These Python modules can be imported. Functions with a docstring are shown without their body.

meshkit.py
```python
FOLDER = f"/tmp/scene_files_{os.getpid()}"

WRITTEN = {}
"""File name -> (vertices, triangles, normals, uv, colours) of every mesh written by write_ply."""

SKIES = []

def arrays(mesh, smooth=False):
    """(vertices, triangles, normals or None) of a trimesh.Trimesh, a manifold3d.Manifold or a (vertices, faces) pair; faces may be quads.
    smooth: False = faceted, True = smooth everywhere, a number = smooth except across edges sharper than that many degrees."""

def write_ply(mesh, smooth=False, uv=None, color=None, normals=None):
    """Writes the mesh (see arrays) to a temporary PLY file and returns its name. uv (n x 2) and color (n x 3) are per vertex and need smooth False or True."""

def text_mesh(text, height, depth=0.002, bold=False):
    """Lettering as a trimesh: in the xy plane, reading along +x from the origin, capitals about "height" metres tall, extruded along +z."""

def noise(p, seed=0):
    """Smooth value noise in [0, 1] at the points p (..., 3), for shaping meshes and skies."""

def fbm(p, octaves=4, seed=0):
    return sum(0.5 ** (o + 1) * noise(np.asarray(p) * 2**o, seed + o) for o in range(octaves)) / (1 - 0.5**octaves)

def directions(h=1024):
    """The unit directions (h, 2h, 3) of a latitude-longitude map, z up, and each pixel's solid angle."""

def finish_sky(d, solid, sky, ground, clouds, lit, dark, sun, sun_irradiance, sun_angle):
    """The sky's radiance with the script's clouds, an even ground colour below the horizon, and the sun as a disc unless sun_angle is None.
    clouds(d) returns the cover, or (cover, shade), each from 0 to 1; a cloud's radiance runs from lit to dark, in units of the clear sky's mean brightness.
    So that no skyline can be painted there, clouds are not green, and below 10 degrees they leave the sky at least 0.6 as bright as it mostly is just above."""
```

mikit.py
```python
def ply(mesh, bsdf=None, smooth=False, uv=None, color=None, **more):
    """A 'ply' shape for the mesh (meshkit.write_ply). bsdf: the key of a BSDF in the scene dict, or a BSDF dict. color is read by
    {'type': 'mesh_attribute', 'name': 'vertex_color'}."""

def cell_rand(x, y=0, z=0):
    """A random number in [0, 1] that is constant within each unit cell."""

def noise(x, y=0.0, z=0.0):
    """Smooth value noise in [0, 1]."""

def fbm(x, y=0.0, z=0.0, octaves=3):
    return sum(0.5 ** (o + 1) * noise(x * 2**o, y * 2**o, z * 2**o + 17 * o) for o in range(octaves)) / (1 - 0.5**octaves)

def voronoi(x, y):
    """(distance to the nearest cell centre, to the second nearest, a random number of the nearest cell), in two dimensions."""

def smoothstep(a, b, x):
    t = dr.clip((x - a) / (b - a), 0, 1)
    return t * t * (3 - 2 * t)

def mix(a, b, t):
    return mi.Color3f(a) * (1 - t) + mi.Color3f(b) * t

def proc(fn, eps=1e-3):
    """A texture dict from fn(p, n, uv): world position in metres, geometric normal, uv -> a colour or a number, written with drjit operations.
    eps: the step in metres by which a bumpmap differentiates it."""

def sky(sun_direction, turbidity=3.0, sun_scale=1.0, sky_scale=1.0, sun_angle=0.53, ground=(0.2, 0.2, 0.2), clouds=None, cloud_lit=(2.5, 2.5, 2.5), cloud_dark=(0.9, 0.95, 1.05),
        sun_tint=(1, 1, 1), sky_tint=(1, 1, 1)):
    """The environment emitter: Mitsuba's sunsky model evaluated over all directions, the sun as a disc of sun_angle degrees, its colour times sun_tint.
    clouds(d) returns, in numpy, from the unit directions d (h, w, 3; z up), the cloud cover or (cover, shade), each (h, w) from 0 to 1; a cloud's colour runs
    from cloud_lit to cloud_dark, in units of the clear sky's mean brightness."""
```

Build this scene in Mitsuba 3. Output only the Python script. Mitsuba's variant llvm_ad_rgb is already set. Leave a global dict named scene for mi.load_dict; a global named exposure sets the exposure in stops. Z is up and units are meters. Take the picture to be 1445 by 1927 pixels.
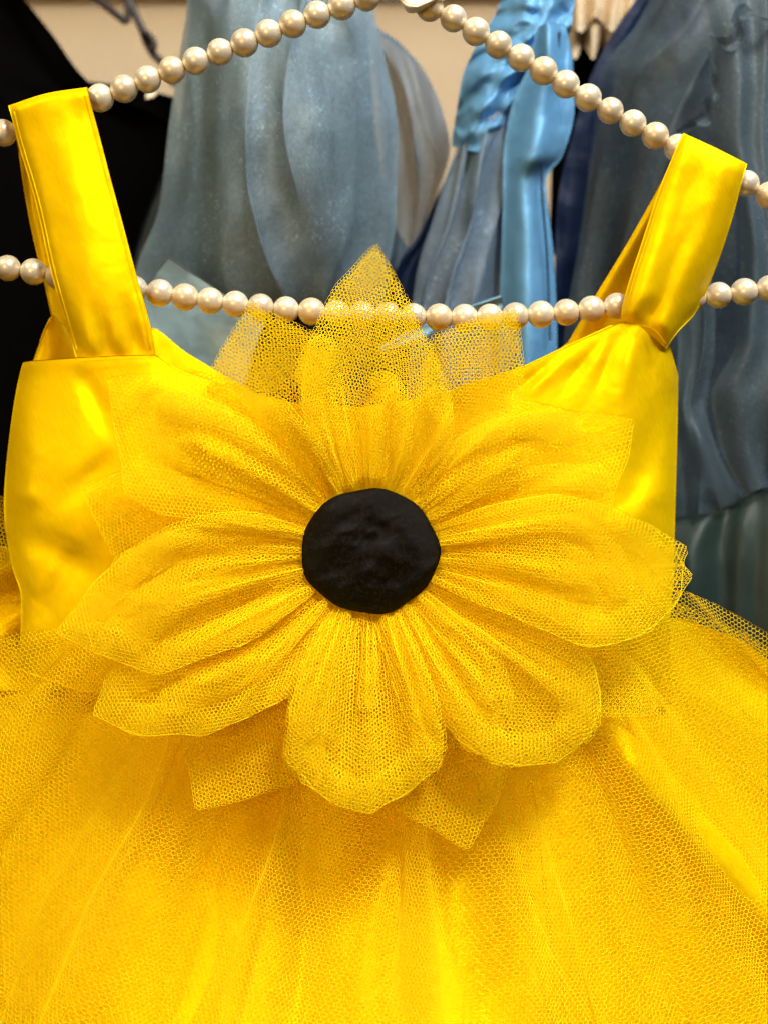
import math, random
import numpy as np
import drjit as dr
import shapely
import mitsuba as mi
import mikit, meshkit
from mikit import proc, noise as mnoise, fbm as mfbm, smoothstep as mss, mix as mmix

random.seed(5)
rng = np.random.default_rng(5)
T = mi.ScalarTransform4f
scene, labels = {}, {}

# ------------------------------------------------------------------ camera, lamps, exposure
DIST = 0.50                                  # camera to the plane of the bodice
K = 0.0002                                   # metres per photograph pixel on that plane
FOVY = 2 * math.degrees(math.atan(0.5 * 1927 * K / DIST))
scene['camera'] = {'type': 'thinlens', 'to_world': T().look_at(origin=[0, -DIST, 0], target=[0, 0, 0], up=[0, 0, 1]),
                   'fov': FOVY, 'fov_axis': 'y', 'aperture_radius': 0.0031, 'focus_distance': DIST - 0.028,
                   'near_clip': 0.01, 'far_clip': 50.0}


def lamp(name, pos, target, w, h, rgb, label):
    scene[name] = {'type': 'rectangle', 'to_world': T().look_at(origin=pos, target=target, up=[0.01, 0.02, 1]) @ T().scale([w / 2, h / 2, 1]),
                   'bsdf': {'type': 'diffuse', 'reflectance': {'type': 'rgb', 'value': [0.8, 0.8, 0.8]}},
                   'emitter': {'type': 'area', 'radiance': {'type': 'rgb', 'value': list(rgb)}}}
    labels[name] = {'label': label, 'category': 'lamp'}


lamp('ceiling_spotlight', [0.50, -1.0, 1.25], [0, 0, 0], 0.30, 0.30, [62, 58, 50], 'white square shop spotlight above the hanging clothes')
lamp('ceiling_panel', [0.9, -0.5, 1.7], [0.1, 0, 0], 0.6, 1.2, [6.5, 6.8, 6.6], 'long white ceiling light panel to the right of the clothes')
lamp('warm_spotlight', [-0.42, -1.25, 0.12], [0, 0, 0], 0.16, 0.16, [40, 24, 9], 'small warm spotlight behind the photographer')
lamp('ceiling_panel_001', [-1.1, -0.9, 1.3], [0, 0, -0.1], 0.6, 0.6, [9.5, 7.4, 4.4], 'warm square ceiling light panel to the left of the clothes')
exposure = 0.7


# ------------------------------------------------------------------ helpers
def P(px, py, y):
    """The point at depth y (metres behind the bodice plane) that stands at this place of the photograph."""
    px, py, y = np.broadcast_arrays(np.asarray(px, float), np.asarray(py, float), np.asarray(y, float))
    f = K * (DIST + y) / DIST
    return np.stack([(px - 722.5) * f, y, (963.5 - py) * f], -1)


def N2(a, b, seed=0):
    a, b = np.broadcast_arrays(np.asarray(a, float), np.asarray(b, float))
    return meshkit.noise(np.stack([a, b, np.zeros_like(a) + 0.37], -1), seed)


def F2(a, b, seed=0, octaves=3):
    a, b = np.broadcast_arrays(np.asarray(a, float), np.asarray(b, float))
    return meshkit.fbm(np.stack([a, b, np.zeros_like(a) + 0.37], -1), octaves, seed)


def sstep(a, b, x):
    t = np.clip((x - a) / (b - a), 0, 1)
    return t * t * (3 - 2 * t)


def resample(pts, n):
    pts = np.asarray(pts, float)
    d = np.r_[0, np.cumsum(np.linalg.norm(np.diff(pts, axis=0), axis=1))]
    s = np.linspace(0, d[-1], n)
    return np.stack([np.interp(s, d, pts[:, k]) for k in range(pts.shape[1])], -1)


def curve(pts, n, smooth=True):
    """A smooth curve (centripetal Catmull-Rom) through the points, n points evenly along it."""
    pts = np.asarray(pts, float)
    if not smooth or len(pts) < 3:
        return resample(pts, n)
    q = np.vstack([2 * pts[0] - pts[1], pts, 2 * pts[-1] - pts[-2]])
    out = []
    for i in range(1, len(q) - 2):
        t = np.linspace(0, 1, 24, endpoint=False)[:, None]
        a, b, c, d = q[i - 1:i + 3]
        out.append(0.5 * (2 * b + (c - a) * t + (2 * a - 5 * b + 4 * c - d) * t * t + (3 * b - a - 3 * c + d) * t ** 3))
    return resample(np.vstack(out + [pts[-1:]]), n)


def pchip(x, Y, xi):
    from scipy.interpolate import PchipInterpolator
    return PchipInterpolator(np.asarray(x, float), np.asarray(Y, float), axis=0)(xi)


def loft(rows, nu, nv, disp=None, smooth_rows=True, at=None):
    """A sheet through rows, each a list of (px, py, depth in mm). disp(u, v, px, py) -> extra depth in mm (and, optionally, a sideways shift in px)."""
    R = np.stack([curve(r, nu, smooth_rows) for r in rows])
    at = np.linspace(0, 1, len(rows)) if at is None else at
    v = np.linspace(0, 1, nv)
    G = pchip(at, R, v) if len(rows) > 2 else R[0] + v[:, None, None] * (R[1] - R[0])
    u = np.linspace(0, 1, nu)
    U, V = np.meshgrid(u, v)
    px, py, y = G[..., 0], G[..., 1], G[..., 2]
    if disp is not None:
        d = disp(U, V, px, py)
        if isinstance(d, tuple):
            px, d = px + d[1], d[0]
        y = y + d
    return P(px, py, y * 1e-3), U, V


def grid_faces(nv, nu):
    i, j = np.meshgrid(np.arange(nv - 1), np.arange(nu - 1), indexing='ij')
    a = i * nu + j
    return np.stack([a, a + 1, a + nu + 1, a + nu], -1).reshape(-1, 4)


def quad_tri(q):
    return np.vstack([q[:, [0, 1, 2]], q[:, [0, 2, 3]]])


def grid_normals(G):
    du, dv = np.gradient(G, axis=1), np.gradient(G, axis=0)
    n = np.cross(du, dv)
    n /= np.linalg.norm(n, axis=-1, keepdims=True) + 1e-12
    return n


def cloth(G, thick=0.0006):
    """A cloth of some thickness from a grid of points: both faces and the closed edge."""
    nv, nu = G.shape[:2]
    n = grid_normals(G)
    if n[..., 1].mean() > 0:
        n = -n
    A, B = (G + n * thick / 2).reshape(-1, 3), (G - n * thick / 2).reshape(-1, 3)
    q = grid_faces(nv, nu)
    N = nv * nu
    idx = np.arange(N).reshape(nv, nu)
    ring = np.r_[idx[0, :-1], idx[:-1, -1], idx[-1, :0:-1], idx[:0:-1, 0]]
    nxt = np.roll(ring, -1)
    side = np.stack([ring, nxt, nxt + N, ring + N], -1)
    return np.vstack([A, B]), quad_tri(np.vstack([q, q[:, ::-1] + N, side]))


def sheet(G):
    return G.reshape(-1, 3), quad_tri(grid_faces(*G.shape[:2]))


def guv(U, V, twice=False):
    w = np.stack([U.ravel(), V.ravel()], -1)
    return np.vstack([w, w]) if twice else w


def tube(path, r, sides=8):
    path = np.asarray(path, float)
    t = np.gradient(path, axis=0)
    t /= np.linalg.norm(t, axis=1, keepdims=True) + 1e-12
    ref = np.array([0, 1.0, 0.05])
    a = np.cross(t, ref)
    a /= np.linalg.norm(a, axis=1, keepdims=True) + 1e-12
    b = np.cross(t, a)
    ang = np.arange(sides) * 2 * np.pi / sides
    r = np.broadcast_to(r, (len(path),))[:, None, None]
    v = path[:, None] + r * (np.cos(ang)[None, :, None] * a[:, None] + np.sin(ang)[None, :, None] * b[:, None])
    i, j = np.meshgrid(np.arange(len(path) - 1), np.arange(sides), indexing='ij')
    q = np.stack([i * sides + j, i * sides + (j + 1) % sides, (i + 1) * sides + (j + 1) % sides, (i + 1) * sides + j], -1).reshape(-1, 4)
    n = len(path)
    V = np.vstack([v.reshape(-1, 3), path[:1], path[-1:]])
    c0 = [[n * sides, (k + 1) % sides, k] for k in range(sides)]
    c1 = [[n * sides + 1, (n - 1) * sides + k, (n - 1) * sides + (k + 1) % sides] for k in range(sides)]
    return V, np.vstack([quad_tri(q), c0, c1])


def join(*ms):
    v, f, k = [], [], 0
    for a, b in ms:
        v.append(a)
        f.append(np.asarray(b) + k)
        k += len(a)
    return np.vstack(v), np.vstack(f)


used = {}


def key_for(name):
    n = used.get(name, 0)
    used[name] = n + 1
    return name if n == 0 else f'{name}_{n:03d}'


def add(name, mesh, bsdf, parent=None, smooth=True, uv=None, color=None, **lab):
    key = key_for((parent + '__' if parent else '') + name)
    scene[key] = mikit.ply(mesh, bsdf, smooth=smooth, uv=uv, color=color)
    if lab:
        labels[key] = lab
    return key


def net(mapping, poly, lo, hi, cell=0.86, thread=0.25, turn=0.0, jitter=0.10, ridge=0.10, seed=0, edge_snap=True, flat=None, unflat=None):
    """Hexagonal net: mapping(u, v) in mm of the cloth -> (px, py, depth mm). Every thread is a ridge of two slopes between two holes; cells are cut along
    the outline poly (photograph pixels). cell: the hexagon's radius in mm, thread: thread width in mm."""
    r = np.random.default_rng(seed)
    R = cell
    ctr = (np.asarray(lo) + np.asarray(hi)) / 2
    ext = np.linalg.norm(np.asarray(hi, float) - lo) / 2 + 3
    ni, nj = int(ext / (math.sqrt(3) * R)) + 2, int(ext / (1.5 * R)) + 2
    J, I = np.meshgrid(np.arange(-nj, nj + 1), np.arange(-ni, ni + 1), indexing='ij')
    cx, cy = math.sqrt(3) * R * (I + 0.5 * (J % 2)), 1.5 * R * J
    C = np.stack([cx.ravel(), cy.ravel()], -1)
    ct, st = math.cos(turn), math.sin(turn)
    rot = np.array([[ct, st], [-st, ct]])
    Cw = C @ rot + ctr
    ok = ((Cw > np.asarray(lo) - 2 * R) & (Cw < np.asarray(hi) + 2 * R)).all(1)
    C = C[ok]
    ang = np.radians(30 + 60 * np.arange(6))
    corner = C[:, None] + R * np.stack([np.cos(ang), np.sin(ang)], -1)
    keys = np.round(corner / R * 50).astype(np.int64).reshape(-1, 2)
    # neighbouring cells reach one corner by different sums: merge keys that differ by rounding
    code = keys[:, 0] * 1_000_003 + keys[:, 1]
    uniq, first, inv = np.unique(code, return_index=True, return_inverse=True)
    nodes = corner.reshape(-1, 2)[first] @ rot + ctr
    nodes = nodes + r.normal(0, jitter * R * 0.6, nodes.shape)
    nodes += (np.stack([N2(nodes[:, 0] / 7, nodes[:, 1] / 7, seed + 3), N2(nodes[:, 0] / 7, nodes[:, 1] / 7, seed + 4)], -1) - 0.5) * 5 * jitter * R
    cells = inv.reshape(-1, 6)
    if flat is None:
        px, py, y = mapping(nodes[:, 0], nodes[:, 1])
    else:
        px, py = flat(nodes[:, 0], nodes[:, 1])
    if poly is not None:
        inside = shapely.contains_xy(poly, px, py)
        keep = inside[cells].sum(1) >= 3
        cells = cells[keep]
        out = np.zeros(len(px), bool)
        out[cells.ravel()] = True
        out &= ~inside
        if edge_snap and out.any():
            pts = shapely.points(px[out], py[out])
            line = poly.exterior
            near = shapely.line_interpolate_point(line, shapely.line_locate_point(line, pts))
            px[out], py[out] = shapely.get_x(near), shapely.get_y(near)
    if flat is not None:
        px, py, y = mapping(*unflat(px, py))
    X = P(px, py, y * 1e-3)
    usedn, inv2 = np.unique(cells.ravel(), return_inverse=True)
    X, cells = X[usedn], inv2.reshape(-1, 6)
    c3 = X[cells]                                         # (n, 6, 3)
    mid = c3.mean(1, keepdims=True)
    cr = np.cross(c3 - mid, np.roll(c3, -1, 1) - mid).sum(1) / 2
    area = np.linalg.norm(cr, axis=1)
    n = cr / (area[:, None] + 1e-15)
    n = np.where(n[:, 1:2] > 0, -n, n)
    dist = np.linalg.norm(c3 - mid, axis=2)               # threads keep their width where the cell is squeezed
    w = thread * 1e-3 * r.uniform(0.85, 1.2, (len(cells), 1)) / 2
    f = np.clip(1 - w / np.maximum(dist * 0.87, 1e-6), 0.10, 0.93)
    inner = mid + (c3 - mid) * f[..., None] - n[:, None] * ridge * 1e-3
    NV = len(X)
    k = len(cells)
    inn = NV + np.arange(k * 6).reshape(k, 6)
    a, b = cells, np.roll(cells, -1, 1)
    c, d = np.roll(inn, -1, 1), inn
    q = np.stack([a, b, c, d], -1).reshape(-1, 4)
    return np.vstack([X, inner.reshape(-1, 3)]), quad_tri(q)


# ------------------------------------------------------------------ materials
def rgb(*c):
    return {'type': 'rgb', 'value': list(map(float, c))}


def mat(name, **kw):
    scene[name] = {'type': 'twosided', 'bsdf': {'type': 'principled', **kw}}
    return name


def bumped(name, fn, eps, **kw):
    scene[name] = {'type': 'twosided', 'bsdf': {'type': 'bumpmap', 'arbitrary': proc(fn, eps), 'scale': 1.0, 'bsdf': {'type': 'principled', **kw}}}
    return name


def twill(p, n, uv):
    a = dr.sin((p.x * 0.75 + p.z) * (2 * math.pi / 0.00062)) * 0.000028
    b = mnoise((p.x + p.z * 0.5) * 2200, (p.z - p.x * 0.5) * 260, p.y * 300) * 0.00003
    return a + b + (mfbm(p.x * 140, p.y * 140, p.z * 140, 3) - 0.5) * 0.0005


def satin_colour(p, n, uv):
    k = mnoise((p.x + p.z * 0.5) * 2400, (p.z - p.x * 0.5) * 320, p.y * 300)
    return mmix(mi.Color3f(0.88, 0.59, 0.0012), mi.Color3f(0.94, 0.66, 0.0015), k)


bumped('yellow_satin', twill, 1e-4, base_color=proc(satin_colour), roughness=0.42, metallic=0.28, specular=0.25, spec_tint=1.0)
mat('yellow_thread', base_color=rgb(0.94, 0.58, 0.004), roughness=0.5, specular=0.3, spec_tint=1.0)
mat('yellow_tulle', base_color=rgb(0.87, 0.655, 0.007), roughness=0.5, specular=0.3, spec_tint=1.0)


def black_weave(p, n, uv):
    w = dr.sin((p.x + p.z * 0.3) * (2 * math.pi / 0.0009)) * dr.sin((p.z - p.x * 0.3) * (2 * math.pi / 0.0009))
    return w * 0.00009 + mfbm(p.x * 150, p.z * 150, 0.0, 3) * 0.0009


def black_thread(p, n, uv):
    t = mnoise(p.x * 1500, p.z * 1500, 0.0)
    return mmix(mi.Color3f(0.0015, 0.001, 0.0005), mi.Color3f(0.008, 0.006, 0.0035), mss(0.45, 0.9, t))


bumped('black_satin', black_weave, 1e-4, base_color=proc(black_thread), roughness=0.34, specular=0.11)
mat('black_cloth', base_color=rgb(0.0012, 0.001, 0.001), roughness=0.9, specular=0.02)
mat('hanger_plastic', base_color=rgb(0.018, 0.012, 0.016), roughness=0.4, specular=0.4)


def pearl_colour(p, n, uv):
    k = mfbm(p.x * 500, p.y * 500, p.z * 500, 2)
    return mmix(mi.Color3f(0.72, 0.655, 0.52), mi.Color3f(0.82, 0.76, 0.63), k)


mat('pearl', base_color=proc(pearl_colour), roughness=0.36, metallic=0.35, specular=0.8, clearcoat=0.3, clearcoat_gloss=0.4)
mat('wire', base_color=rgb(0.55, 0.45, 0.3), roughness=0.35, metallic=0.8)
mat('cream_satin', base_color=rgb(0.82, 0.74, 0.56), roughness=0.4, specular=0.4, sheen=0.3)
mat('cream_cotton', base_color=rgb(0.62, 0.52, 0.38), roughness=0.8, specular=0.2)


def plaster(p, n, uv):
    k = mfbm(p.x * 30, p.y * 30, p.z * 30, 4)
    return mmix(mi.Color3f(0.52, 0.42, 0.295), mi.Color3f(0.56, 0.455, 0.325), k)


mat('plaster', base_color=proc(plaster), roughness=0.8, specular=0.2)


def fine_twill(p, n, uv):
    return dr.sin((p.x + p.z * 0.6) * (2 * math.pi / 0.0008)) * 0.00002 + (mfbm(p.x * 90, p.y * 90, p.z * 90, 3) - 0.5) * 0.0012


bumped('blue_satin', fine_twill, 1e-4, base_color=rgb(0.13, 0.35, 0.66), roughness=0.5, metallic=0.25, specular=0.4, spec_tint=0.6)
bumped('navy_satin', fine_twill, 1e-4, base_color=rgb(0.006, 0.018, 0.06), roughness=0.5, specular=0.2)
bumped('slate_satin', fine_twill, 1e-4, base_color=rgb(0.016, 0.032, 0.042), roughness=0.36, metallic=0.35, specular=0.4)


def organza(name, colour, cover, spark=0.5):
    """Sheer shiny cloth: threads with gaps between them too fine to see singly, so a share of the light goes straight through."""
    def weave(p, n, uv):
        a = mnoise(uv.x * 70, uv.y * 340, 0.0)
        b = mnoise(uv.x * 280, uv.y * 70, 5.0)
        return (a + b) * 0.00030 * spark

    def weight(p, n, uv):
        k = mfbm(uv.x * 40, uv.y * 25, 3.0, 3)
        t = mnoise(uv.x * 150, uv.y * 120, 1.0)
        return dr.clip(cover + (k - 0.5) * 0.10 + (t - 0.5) * 0.12, 0.05, 0.97)

    def tone(p, n, uv):
        t = mnoise(uv.x * 110, uv.y * 80, 9.0)
        q = mfbm(uv.x * 6, uv.y * 4, 2.0, 3)
        return mi.Color3f(*colour) * (0.62 + 0.35 * t + 0.45 * q + 1.6 * mss(0.80, 0.97, t) * mss(0.45, 0.65, q))

    scene[name] = {'type': 'blendbsdf', 'weight': proc(weight), 'a': {'type': 'null'},
                   'b': {'type': 'twosided', 'bsdf': {'type': 'bumpmap', 'arbitrary': proc(weave, 4e-4), 'scale': 1.0,
                         'bsdf': {'type': 'principled', 'base_color': proc(tone), 'roughness': 0.52, 'metallic': 0.1, 'specular': 0.5, 'sheen': 0.35}}}}
    return name


organza('blue_organza', (0.155, 0.235, 0.31), 0.62)
organza('slate_organza', (0.070, 0.110, 0.145), 0.56)
organza('sky_organza', (0.16, 0.25, 0.38), 0.70)

# ------------------------------------------------------------------ setting: the shop wall
wy = 620.0
Gw = P(*np.meshgrid(np.linspace(-500, 1950, 30), np.linspace(-500, 2500, 30)), wy * 1e-3)
wv, wf = sheet(Gw)
back = wv + [0, 0.02, 0]
add('wall', join((wv, wf), (back, wf[:, ::-1])), 'plaster', smooth=False, kind='structure')
# wooden rail along the wall just above the frame
b0, b1 = P(-600, -70, 0.60), P(2050, -70, 0.60)
add('clothes_rail', tube(np.linspace(b0, b1, 12), 0.016, 16), 'wire', smooth=True, label='brass clothes rail running along the wall above all hanging clothes', category='rail')


# ------------------------------------------------------------------ black garment and its hangers, far left
def black_disp(u, v, px, py):
    return 10 * np.sin(u * 9 + 3 * F2(u * 3, v * 3, 2)) + 14 * (F2(u * 5, v * 2, 8) - 0.5)


G, U, V = loft([[(-260, -120, 230), (-60, -120, 215), (-5, -60, 215)], [(-260, 60, 230), (0, 60, 205), (95, 60, 210)],
                [(-260, 155, 230), (0, 160, 200), (170, 158, 205)], [(-260, 260, 235), (20, 260, 195), (338, 250, 215)],
                [(-260, 700, 240), (20, 700, 185), (400, 700, 230)], [(-260, 2300, 250), (20, 2300, 185), (560, 2300, 235)]],
               90, 120, black_disp)
k = 'black_garment'
used[k] = 1
labels[k] = {'label': 'black cloth garment hanging at the left behind the yellow strap', 'category': 'garment'}
add('body', cloth(G, 0.0012), 'black_cloth', k)
G, U, V = loft([[(165, 155, 232), (250, 165, 228), (330, 185, 230)], [(160, 300, 236), (250, 300, 232), (340, 300, 236)], [(140, 1900, 240), (260, 1900, 238), (380, 1900, 240)]],
               50, 60, lambda u, v, px, py: 8 * np.sin(u * 7 + 2 * F2(u * 2, v * 3, 5)))
add('sleeve', cloth(G, 0.0012), 'black_cloth', k)
G, U, V = loft([[(255, 168, 226), (268, 176, 225), (296, 170, 226)], [(258, 182, 225), (276, 186, 224), (293, 181, 225)]], 14, 8)
add('label_tag', cloth(G, 0.0008), 'cream_satin', k, label='small white tag at the neck of the black garment')


def bar(pts, r, y):
    q = curve([(a, b) for a, b in pts], 40)
    return tube(P(q[:, 0], q[:, 1], y), r, 12)


k = 'clothes_hanger'
used[k] = 1
labels[k] = {'label': 'dark plastic hanger holding the black garment, its hook at the top edge', 'category': 'hanger'}
add('arm', bar([(140, -30), (195, 8), (238, 42)], 0.0021, 0.250), 'hanger_plastic', k)
add('hook', bar([(240, 42), (241, 20), (236, -20), (228, -60)], 0.0019, 0.251), 'hanger_plastic', k)
k = 'clothes_hanger_001'
used[k] = 1
labels[k] = {'label': 'dark plastic hanger with a notched arm sloping down beside the blue sleeve', 'category': 'hanger'}
add('arm', bar([(236, -25), (252, 20), (268, 55), (276, 78), (290, 102), (310, 122), (322, 140), (328, 160)], 0.0023, 0.262), 'hanger_plastic', k)
add('notch', bar([(272, 62), (281, 66), (291, 82), (288, 92), (279, 94)], 0.0019, 0.258), 'hanger_plastic', k)

# ------------------------------------------------------------------ blue organza dress, left of the middle
k = 'blue_organza_dress'
used[k] = 1
labels[k] = {'label': 'grey blue organza dress with a big sheer puffed sleeve, behind the topmost petal', 'category': 'dress'}


def fold_disp(amp, n, seed, warp=1.2, fine=0.5, over=0.0):
    """Soft hanging folds; over: how far (px) the folds lean over sideways, so that sheer cloth overlaps itself."""
    def f(u, v, px, py):
        ph = u * n * 2 * np.pi + warp * 4 * (F2(u * 1.8, v * 1.0, seed, 2) - 0.5) * 2
        env = 0.25 + 1.0 * N2(u * 3, v * 2.2, seed + 5)
        w = np.sin(ph) + 0.35 * np.sin(2.3 * ph + 1.5 + 3 * N2(u * 2, v * 2, seed + 7))
        rough = (F2(px / 60, py / 110, seed + 9, 3) - 0.5) * 2
        d = amp * (w * env + fine * rough)
        if over:
            edge = sstep(0, 0.10, u) * sstep(1, 0.90, u)
            p2 = 2.4 * ph + 2.0 * N2(u * 2, v * 2.5, seed + 21)
            e2 = sstep(0.35, 0.75, N2(u * 4.3, v * 3.1, seed + 23)) * edge
            return d + 3.0 * e2 * np.cos(p2), over * e2 * np.sin(p2)
        return d
    return f


SLEEVE = [[(355, -60, 118), (430, -70, 100), (560, -70, 96), (700, -60, 118)],
          [(352, 12, 118), (430, 5, 92), (560, 5, 90), (703, 10, 116)],
          [(338, 105, 120), (450, 100, 80), (580, 100, 78), (722, 100, 118)],
          [(318, 240, 122), (450, 250, 72), (600, 250, 70), (748, 240, 120)],
          [(300, 390, 124), (440, 400, 76), (600, 400, 72), (746, 400, 122)],
          [(262, 490, 126), (430, 520, 84), (600, 520, 80), (728, 520, 124)],
          [(240, 575, 128), (420, 592, 96), (590, 596, 92), (722, 590, 126)]]
G, U, V = loft(SLEEVE, 150, 170, fold_disp(4.2, 1.7, 21, 2.0, 0.45, 20))
add('sleeve', sheet(G), 'blue_organza', k, uv=guv(U * 2.0, V * 2.2), label='sheer grey blue puffed organza sleeve with soft folds')
G, U, V = loft([[(a, b, y + 34 if 1 <= i <= 2 else y + 8) for i, (a, b, y) in enumerate(r)] for r in SLEEVE], 160, 200, fold_disp(6, 1.5, 45, 2.2, 0.4, 20))
add('sleeve_lining', sheet(G), 'blue_organza', k, uv=guv(U * 2.3 + 3, V * 2 + 1))
G, U, V = loft([[(690, 30, 170), (705, 45, 168), (730, 70, 172)], [(700, 110, 165), (770, 110, 160), (792, 125, 168)], [(715, 200, 165), (790, 200, 155), (832, 210, 168)],
                [(720, 290, 165), (800, 290, 155), (846, 280, 168)], [(720, 400, 165), (780, 400, 158), (815, 390, 168)], [(725, 560, 165), (750, 560, 160), (772, 560, 168)]],
               120, 160, fold_disp(3, 1.2, 61, 1.4, 0.3, 16))
organza('sheer_organza', (0.060, 0.11, 0.17), 0.80)
add('sleeve', sheet(G), 'sheer_organza', k, uv=guv(U + 5, V * 2), label='thin see-through sleeve with the beige wall showing through')
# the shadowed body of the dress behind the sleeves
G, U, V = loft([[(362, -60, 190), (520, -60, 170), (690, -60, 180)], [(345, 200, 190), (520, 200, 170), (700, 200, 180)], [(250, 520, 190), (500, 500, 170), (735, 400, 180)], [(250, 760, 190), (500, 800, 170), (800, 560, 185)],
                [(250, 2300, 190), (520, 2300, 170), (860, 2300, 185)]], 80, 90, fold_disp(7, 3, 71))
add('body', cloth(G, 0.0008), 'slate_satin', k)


def satin_band(rows, seed):
    G, U, V = loft(rows, 70, 60, lambda u, v, px, py: 2.0 * (F2(u * 3, v * 2, seed) - 0.5) * 2 + 1.2 * np.sin(u * 6 + v * 2), smooth_rows=False)
    return cloth(G, 0.0012), G, U, V


m, G, U, V = satin_band([[(318, 484, 60), (365, 515, 60), (416, 549, 58), (500, 606, 56)], [(272, 545, 62), (330, 590, 62), (400, 625, 60), (480, 660, 58)],
                         [(238, 592, 64), (300, 660, 64), (390, 720, 62), (460, 730, 60)]], 31)
add('neckline_band', m, 'slate_blue_satin', k, label='dull blue satin neckline band slanting behind the pearl bar')
m, G, U, V = satin_band([[(716, 655, 52), (770, 624, 53), (850, 588, 55), (942, 557, 57)], [(718, 661, 53), (774, 632, 54), (853, 598, 56), (944, 568, 58)],
                         [(720, 667, 54), (778, 641, 55), (856, 609, 57), (946, 580, 59)]], 33)
add('neckline_band', m, 'sky_satin', k, label='narrow light blue satin neckline band seen through the upper petals')
bumped('slate_blue_satin', fine_twill, 1e-4, base_color=rgb(0.24, 0.37, 0.44), roughness=0.5, metallic=0.1, specular=0.4)
bumped('sky_satin', fine_twill, 1e-4, base_color=rgb(0.20, 0.40, 0.55), roughness=0.4, metallic=0.2, specular=0.3)

# ------------------------------------------------------------------ light blue satin dress, right of the middle
k = 'blue_satin_dress'
used[k] = 1
labels[k] = {'label': 'bright blue satin dress with a gathered shoulder, hanging right of the hanger top', 'category': 'dress'}
G, U, V = loft([[(955, -60, 128), (1010, -70, 118), (1085, -60, 124)], [(935, 20, 130), (1000, 30, 114), (1078, 20, 124)], [(905, 70, 130), (975, 85, 112), (1066, 80, 122)],
                [(872, 140, 132), (925, 150, 112), (1000, 150, 120)], [(858, 215, 134), (905, 225, 114), (965, 225, 122)], [(850, 275, 136), (890, 285, 118), (945, 290, 124)]],
               90, 120, lambda u, v, px, py: 2.0 * np.sin(v * 46 + 14 * F2(u * 3, v * 4, 91) + 6 * u) * (0.1 + 1.2 * N2(u * 4, v * 6, 92)) + 4 * (F2(u * 7, v * 9, 93) - 0.5) + 2.0 * np.sin(u * 15 + v * 20 + 5 * F2(u * 3, v * 3, 94)))
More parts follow.
